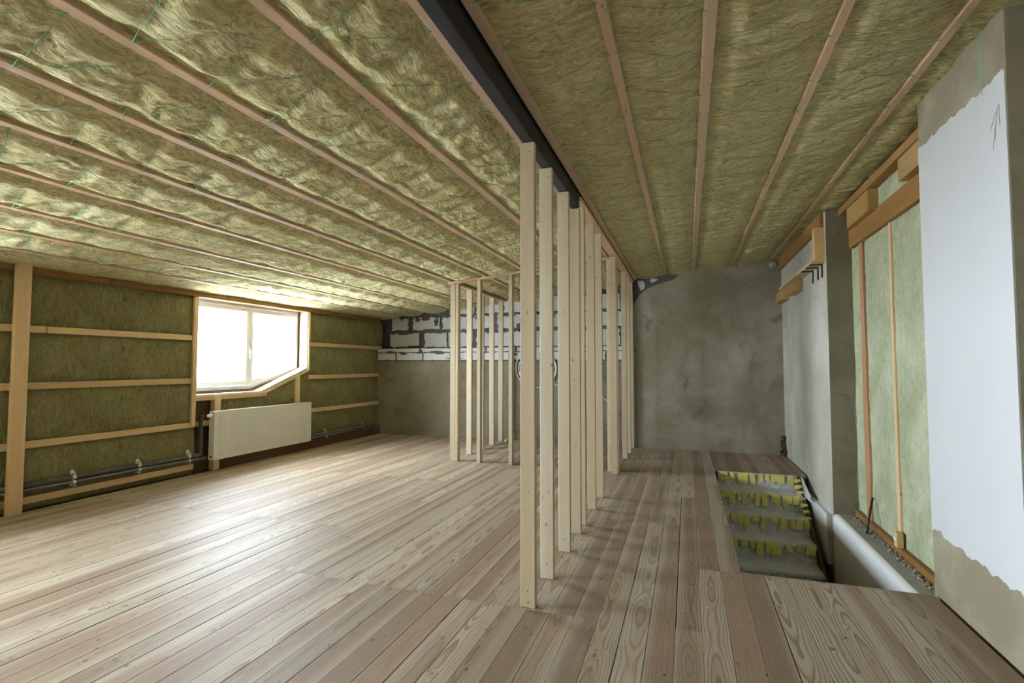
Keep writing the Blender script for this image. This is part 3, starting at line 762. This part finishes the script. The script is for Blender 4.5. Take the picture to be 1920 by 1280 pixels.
tag(paint, 'white paint with ragged upper and lower edges')
for (a, b) in (((3.223, 2.83), (3.311, 2.73)), ((3.223, 2.83), (3.222, 2.72)), ((3.24, 2.80), (3.29, 2.62)), ((3.245, 2.79), (3.27, 2.66))):
    tube('pencil_mark', [(XR - 0.003, a[0], a[1]), (XR - 0.003, (a[0] + b[0]) / 2 + .004, (a[1] + b[1]) / 2), (XR - 0.003, b[0], b[1])], 0.0013, M['pencil'], col, 4)
# recess wool
def recess_batt(ya, yb, za, zb, seed, xf=1.785):
    ny, nz = int((yb - ya) / 0.03) + 3, int((zb - za) / 0.03) + 3
    Y, Z = np.meshgrid(np.linspace(ya, yb, ny), np.linspace(za, zb, nz), indexing='ij')
    X = xf - 0.008 * fbm(Y * 3 + seed, Z * 3, 3) - 0.006 * fbm(Y * 14 + seed, Z * 14, 3)
    return grid_obj('insulation_batt', np.stack([X, Y, Z], -1), M['woolg'], wall_right, (xf, (ya + yb) / 2, (za + zb) / 2), flip=True)
recess_batt(6.36, 6.73, -0.12, 2.9, 1)
recess_batt(5.53, 6.25, -0.12, 2.9, 2)
recess_batt(4.17, 5.48, -0.12, 2.9, 3)
recess_batt(4.9, 5.9, 2.95, 3.3, 5, 1.76)
prism('upright', [(6.37, -0.12), (6.36, 0.4), (6.385, 1.2), (6.37, 2.0), (6.385, 2.88), (6.27, 2.88), (6.26, 2.0), (6.245, 1.2), (6.23, 0.5), (6.235, -0.12)], 'x', 1.765, 1.80, M['orangez'], wall_right)
prism('upright', [(5.535, -0.08), (5.53, 1.0), (5.525, 2.0), (5.525, 2.86), (5.478, 2.86), (5.485, 2.0), (5.47, 1.0), (5.458, -0.08)], 'x', 1.768, 1.80, M['railz'], wall_right)
box('header_beam', 1.735, 1.82, 4.17, 6.60, 2.80, 3.005, M['orange'], wall_right)
box('top_plate', 1.66, 1.82, 4.17, 6.695, 3.20, 3.275, M['orange'], wall_right)
box('beam_end', 1.675, 1.82, 5.73, 6.42, 2.985, 3.20, M['block'], wall_right)
box('beam_end', 1.675, 1.82, 4.17, 4.98, 3.01, 3.20, M['block'], wall_right)
box('bottom_plate', 1.735, 1.80, 4.17, 6.66, -0.17, -0.10, M['orange'], wall_right, 0.006)
sill = box('ledge', XR + 0.05, 1.80, 4.0, PY0, -0.4, -0.17, M['slab'], wall_right, 0.004)
tag(sill, 'grey concrete ledge beside the stair opening')
box('top_beam', 1.495, 1.62, 6.76, 9.60, 3.10, 3.285, M['orange'], wall_right)
rb = bmesh.new()
for k in range(420):
    y = random.uniform(4.2, 6.6); xx = 1.735 - abs(random.gauss(0, 0.028)); s_ = random.uniform(0.003, 0.010)
    r_ = bmesh.ops.create_cube(rb, size=s_ * 2)
    bmesh.ops.rotate(rb, verts=r_['verts'], cent=(0, 0, 0), matrix=__import__('mathutils').Euler((random.random() * 3, random.random() * 3, random.random() * 3)).to_matrix())
    bmesh.ops.scale(rb, verts=r_['verts'], vec=(1, random.uniform(1, 2.4), 0.7))
    bmesh.ops.translate(rb, verts=r_['verts'], vec=(xx - 1.7, y - 5.4, s_ * 0.5 + random.uniform(0, 0.012)))
tag(bm_obj('rubble', rb, M['rubble'], None, (1.7, 5.4, -0.17)), 'wood chips and rubble along the back of the concrete ledge', 'rubble', kind='stuff')
rod = tube('iron_bar', [(1.655, 5.99, -0.165), (1.70, 6.06, 0.0), (1.755, 6.14, 0.16)], 0.011, M['iron'], None, 6)
tag(rod, 'dark iron bar leaning in the recess beside the orange upright', 'bar')
o = box('wood_shim', 1.715, 1.765, 5.40, 5.47, -0.10, 0.03, M['blockz'], wall_right)
lathe('plug', [(-0.012, 0.006), (-0.01, 0.02), (0.0, 0.024)], M['pvc'], wall_right, (1.715, 5.43, -0.03), 'x', 14)
box('floor_wedge', 1.50, 1.60, 4.10, 4.19, -0.10, -0.03, M['block'], wall_right)
# near return wall beyond the column
box('plaster_return', 1.75, 1.82, YN, 3.17, -0.045, 3.4, M['plasterd'], wall_right, 0)

# timbers on the pilaster
up_ = box('timber_upright', 1.428, XR - 0.001, 6.74, 6.87, 2.722, 3.10, M['blockz'], None, 0.004)
tag(up_, 'short upright timber standing on the shelf board by the pilaster edge', 'timber')
sh = box('shelf_board', 1.395, XR - 0.001, 6.745, 9.0, 2.690, 2.721, M['blockz'], None, 0.003)
sh.data.materials[0] = M['rail']; tag(sh, 'long narrow board held against the top of the pilaster', 'board')
bl1 = box('wood_block', 1.428, XR - 0.001, 7.95, 8.50, 2.525, 2.689, M['block'], None, 0.004)
tag(bl1, 'wooden block under the shelf board, the nearer of two', 'wood block', 'blocks under the shelf board')
bl2 = box('wood_block', 1.42, XR - 0.001, 8.92, 9.52, 2.525, 2.685, M['block'], None, 0.004)
tag(bl2, 'wooden block under the shelf board, the farther, next to the end wall', 'wood block', 'blocks under the shelf board')
for yy, lb in ((6.86, 'L-shaped dark iron bracket under the board, nearest the pilaster edge'), (7.06, 'L-shaped dark iron bracket under the board, middle of three'), (7.32, 'L-shaped dark iron bracket under the board, farthest of three')):
    bm = bmesh.new()
    add_box(bm, -0.012, 0.0, -0.016, 0.016, -0.16, 0.0, 0.002); add_box(bm, -0.135, -0.01, -0.016, 0.016, -0.013, 0.0, 0.002)
    tag(bm_obj('angle_bracket', bm, M['iron'], None, (XR - 0.001, yy, 2.6895)), lb, 'bracket', 'iron brackets on the pilaster')
bm = bmesh.new(); bmesh.ops.create_icosphere(bm, subdivisions=3, radius=0.05)
for v in bm.verts: v.co *= 1 + 0.25 * math.sin(v.co.x * 90) * math.cos(v.co.y * 70 + v.co.z * 60)
fo = bm_obj('foam_blob', bm, M['foam'], wall_back, (1.40, 9.585, 3.20), True)

# ------------------------------------------------------------------ stairwell
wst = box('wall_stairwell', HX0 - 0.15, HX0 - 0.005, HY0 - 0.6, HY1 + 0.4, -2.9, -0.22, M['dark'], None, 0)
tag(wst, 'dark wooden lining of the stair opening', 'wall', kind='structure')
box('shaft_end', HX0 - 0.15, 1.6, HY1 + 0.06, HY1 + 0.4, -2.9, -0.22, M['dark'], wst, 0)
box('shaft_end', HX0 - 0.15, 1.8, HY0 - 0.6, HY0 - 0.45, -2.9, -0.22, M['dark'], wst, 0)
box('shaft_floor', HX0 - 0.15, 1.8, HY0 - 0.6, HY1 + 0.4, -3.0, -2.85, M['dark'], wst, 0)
box('trimmer', HX0 - 0.03, HX0 - 0.004, HY0, HY1, -0.26, -0.045, M['brown'], wst, 0.002)
# white rounded wall under the ledge
prof = []
for k in range(9):
    w_ = math.pi / 2 * k / 8; prof.append((XR + 0.05 - 0.05 * math.cos(w_), -0.22 + 0.05 * math.sin(w_)))
prof = [(XR, -2.85)] + prof + [(1.80, -0.1702), (1.80, -2.85)]
o = prism('white_wall', prof, 'y', HY0 - 0.5, PY0 - 0.001, M['whitewall'], wst)
tag(o, 'white painted wall below the concrete ledge')
# lining panel beside the stair
pn = box('lining_panel', 1.475, XR - 0.001, 6.76, HY1 + 0.02, -0.75, -0.195, M['paint'], wst, 0.002)
tag(pn, 'white lining panel between stair and pilaster')
box('panel_edge', 1.476, XR - 0.0015, 6.748, 6.762, -0.75, -0.19, M['plasterl'], wst, 0.001)

stair = empty('staircase', (0.88, 6.0, -2.85), 'staircase wrapped in crumpled plastic film with yellow tape', 'staircase')
SX0, SX1 = 0.375, 1.385
RI, GO = 0.20, 0.355
nst = 8
for k in range(nst):
    zt = -RI * (k + 1); zu = -RI * k - (0.004 if k == 0 else 0)
    yb = HY1 - 0.012 - GO * k                     # riser plane
    yf = yb - GO                                  # nosing
    # wrapped step: riser, tread and rounded nosing as one draped sheet with body
    prof = [(yb, zu + (0.0 if k else 0.0)), (yb - 0.006, zu - 0.06), (yb - 0.004, zu - 0.12), (yb - 0.012, zt + 0.03), (yb - 0.03, zt + 0.008), (yb - 0.12, zt + 0.003), (yf + 0.06, zt + 0.004), (yf + 0.004, zt + 0.002), (yf - 0.016, zt - 0.006), (yf - 0.020, zt - 0.03)]
    # resample
    pp = np.array(prof); d = np.concatenate([[0], np.cumsum(np.hypot(*np.diff(pp, axis=0).T))])
    tt = np.linspace(0, d[-1], 30); py = np.interp(tt, d, pp[:, 0]); pz = np.interp(tt, d, pp[:, 1])
    xs = np.linspace(SX0 + 0.012 * (k == 0), SX1, 50)
    Xg, T = np.meshgrid(xs, tt, indexing='ij')
    Yg = np.broadcast_to(py, Xg.shape).copy(); Zg = np.broadcast_to(pz, Xg.shape).copy()
    wr = 0.024 * fbm(Xg * 4.5 + k * 7, T * 6, 3) + 0.018 * np.abs(fbm(Xg * 10 + T * 5 + k, T * 9, 2))
    edgef = np.clip(np.minimum(T, d[-1] - T) / 0.05, 0.15, 1)
    Yg -= wr * edgef * 0.9; Zg += np.maximum(wr, -0.004) * edgef * 0.55
    st = grid_obj('step', np.stack([Xg, Yg, Zg], -1), M['film'], stair, (0.88, yb, zt), flip=True)
    # carcass behind
    box('step_core', SX0 + 0.02, SX1 - 0.005, yf + 0.02, yb + 0.01, zt - 0.06, zt - 0.008, M['brown'], stair, 0.002)
    # tape tabs hanging over the edge above this riser
    xx = SX0 + 0.03 + random.uniform(0, 0.03)
    yt = (HY1 - 0.012 - GO * k) - 0.030
    while xx < SX1 - 0.06 and k < 4:
        w_ = random.uniform(0.04, 0.08); ln = random.uniform(0.06, 0.15)
        tilt = random.uniform(-.012, .012)
        zt0 = (zu + 0.004) if k else -0.01
        V = []
        for (dz, dy) in ((0.0, 0.03), (0.002, 0.0), (-0.03, -0.008), (-ln, -0.010 - 0.01 * random.random())):
            V += [(xx + tilt * (-dz * 12), yt + dy, zt0 + dz), (xx + w_ + tilt * (-dz * 12), yt + dy, zt0 + dz + random.uniform(-.006, .006))]
        c_ = Vector((xx, yt, zt0)); V2 = [Vector(v) - c_ for v in V]
        o = mobj('tape_strip', V2, [[0, 1, 3, 2], [2, 3, 5, 4], [4, 5, 7, 6]], M['tape'], stair, c_)
        md = o.modifiers.new('thickness', 'SOLIDIFY'); md.thickness = 0.0012
        xx += w_ + random.choice((-0.01, 0.005, 0.02, 0.03, 0.05))
# right hand string board with taped film edge
prism('string_board', [(HY1, -0.02), (HY1, -0.30), (HY1 - GO * nst, -0.30 - RI * nst), (HY1 - GO * nst, -0.0 - RI * nst)], 'x', SX1 + 0.002, SX1 + 0.03, M['brown'], stair)
for k in range(7):
    yy = HY1 - 0.06 - 0.10 * k; zz = -0.03 - RI / GO * 0.10 * k
    box('tape_strip', SX1 - 0.04, SX1 + 0.036, yy - 0.022, yy + 0.022, zz - 0.055, zz - 0.012, M['tape'], stair, 0.002)
Xg, Zg = np.meshgrid(np.linspace(0, 1, 14), np.linspace(0, 1, 14), indexing='ij')
Pf = np.stack([1.42 + 0.05 * fbm(Xg * 2, Zg * 2, 2) * 0.4 + 0.05 * Zg * 0.5, HY1 - 0.02 - 0.62 * Xg * (1 - 0.15 * Zg), -0.20 + (0.20 * (1 - 0.75 * Xg)) * Zg], -1)
fl_ = grid_obj('film_flap', Pf, M['film'], stair, (1.44, 7.6, -0.1)); md = fl_.modifiers.new('thickness', 'SOLIDIFY'); md.thickness = 0.001
tag(fl_, 'loose flap of plastic film at the right edge')

# ------------------------------------------------------------------ wall behind the camera
wall_front = box('wall_front', -6.9, 2.3, YN - 0.3, YN, -0.2, 3.6, M['plasterl'], None, 0)
tag(wall_front, 'plastered wall behind the camera', 'wall', kind='structure')

# ------------------------------------------------------------------ steel beam
bm = bmesh.new()
bw, bh, bt_ = 0.0375, 0.12, 0.006
add_box(bm, -bw, bw, -1, 1, -bh, bh, 0.004)
beam = bm_obj('steel_beam', bm, M['steel'], None, (-0.952, (YN + 4.60) / 2, 2.935 + 0.105))
beam.scale = (1, (4.60 - YN) / 2, 0.105 / 0.12)
tag(beam, 'blue black painted steel beam below the ceiling, resting on timber studs', 'beam')

# ------------------------------------------------------------------ stud partitions
def stud(parent, x0, x1, y0, y1, z1):
    o = box('stud', x0, x1, y0, y1, 0.0, z1, M['stud'], parent, 0.003)
    o.rotation_euler = (random.uniform(-.0012, .0012), random.uniform(-.0012, .0012), random.uniform(-.012, .012))
    return o
def screws(parent, pts):
    V, Fc = [], []
    for (x_, y_, z_) in pts:
        b0 = len(V)
        for k in range(6): V.append((x_ + 0.0045 * math.cos(k * math.pi / 3), y_, z_ + 0.0045 * math.sin(k * math.pi / 3)))
        Fc.append(list(range(b0, b0 + 6)))
    tag(mobj('screw_heads', V, Fc, M['nail'], parent), kind='stuff')
pa = empty('partition_frame', (-0.955, 6.3, 0), 'long row of bare spruce studs running from the steel beam to the end wall', 'stud wall')
sc = []
for y in (3.097, 3.553, 4.10):
    stud(pa, -1.003, -0.908, y, y + 0.045, 2.934); sc.append((-0.955, y - 0.0015, 0.10))
stud(pa, -1.006, -0.915, 4.575, 4.62, 2.934)
ZP = zc(-0.93) - 0.0
for (y, w_) in ((4.825, 0), (5.378, 0), (5.882, 0), (7.195, 0), (7.345, 0), (8.44, 0), (8.98, 0), (9.53, 0)):
    stud(pa, -1.006, -0.918 - (0.008 if y > 7 else 0), y, y + 0.045, ZP - 0.042); sc.append((-0.96, y - 0.0015, 0.09)); sc.append((-0.96, y - 0.0015, 2.95))
box('top_plate', -1.012, -0.905, 4.64, 9.60, ZP - 0.042, ZP - 0.004, M['plate_y'], pa)
o = [sc.append((-0.94, yy - 0.0015, 2.87)) for yy in (3.097, 3.553)]
screws(pa, sc)
pb = empty('partition_frame', (-3.48, 7.35, 0), 'corner of bare spruce studs under low plates, behind the long stud row', 'stud wall')
def zt_(x): return zc(x) - 0.042
stud(pb, -3.548, -3.462, 7.36, 7.405, zt_(-3.5)); stud(pb, -3.459, -3.414, 7.36, 7.455, zt_(-3.44))
for xx in (-3.08, -2.56, -2.04, -1.52, -1.08):
    stud(pb, xx, xx + 0.055, 7.335, 7.43, zt_(xx + 0.03))
pl = box('top_plate', -0.5 * 2.6, 0.5 * 2.6, 7.33, 7.435, -0.019, 0.019, M['plate'], None, 0.003)
pl.parent = pb; pl.rotation_euler = (0, TILT, 0); pl.location = Vector((-2.29, 7.3825, zc(-2.29) - 0.022)) - WL[pb.name]
for yy in (8.01, 8.55, 9.065, 9.56):
    stud(pb, -3.555, -3.462, yy, yy + 0.045, zt_(-3.51))
pl = box('top_plate', -3.56, -3.455, 7.44, 9.76, zc(-3.51) - 0.042, zc(-3.51) - 0.004, M['plate_y'], pb)
screws(pb, [(xx + 0.027, 7.3335, zt_(xx) - 0.05) for xx in (-3.08, -2.56)] + [(-3.48, 7.3585, 2.72)])

# ------------------------------------------------------------------ small things
pts_all = []
for (cxx, czz, R_, ph) in ((-2.84, 1.43, 0.41, 0.0), (-2.80, 1.41, 0.385, 0.6)):
    for k in range(49):
        w_ = 2 * math.pi * k / 48 + ph
        pts_all.append((cxx + R_ * math.cos(w_) * (1 + 0.02 * math.sin(3 * w_)), YL - 0.02 - 0.012 * (ph > 0) - 0.006 * math.sin(2 * w_), czz + 0.93 * R_ * math.sin(w_)))
tailp = [(-2.40, YL - 0.02, 1.62), (-2.15, YL - 0.02, 1.40), (-1.85, YL - 0.02, 1.12), (-1.62, YL - 0.02, 0.98), (-1.4, YL - 0.02, 0.80), (-1.25, YL - 0.02, 0.4)]
cb = empty('cable_coil', (-2.84, YL - 0.02, 1.0), 'coil of white cable hanging on the end wall behind the studs', 'cable')
tube('loop', pts_all, 0.010, M['cable'], cb, 8)
tube('tail', tailp, 0.009, M['cable'], cb, 8)
tube('tail', [(-2.55, YL - 0.02, 1.08), (-2.35, YL - 0.02, 1.12), (-2.2, YL - 0.02, 1.2)], 0.008, M['cable'], cb, 8)
bm = bmesh.new(); bmesh.ops.create_icosphere(bm, subdivisions=3, radius=0.035)
bo = bm_obj('ball', bm, M['ball'], None, (-3.33, 9.40, 0.035), True)
tag(bo, 'small yellow green ball on the floor behind the corner studs', 'ball')
tw = [[(1.485, 3.30, zc(1.485) + 0.01), (1.488, 3.30, 3.28), (1.499, 3.30, 3.215), (1.495, 3.30, 3.12), (1.497, 3.30, 3.0), (1.493, 3.30, 2.92)],
      [(1.36, 3.18, zc(1.36) - 0.006), (1.44, 3.25, zc(1.44) - 0.012), (1.475, 3.29, 3.24), (1.494, 3.30, 3.19), (1.496, 3.302, 3.12), (1.494, 3.303, 3.04)]]
tag(tubes('hanging_twine', tw, 0.0016, M['twine'], None, 5, (1.49, 3.3, 3.2)), 'loose green twine dangling from the ceiling in front of the column', 'twine')
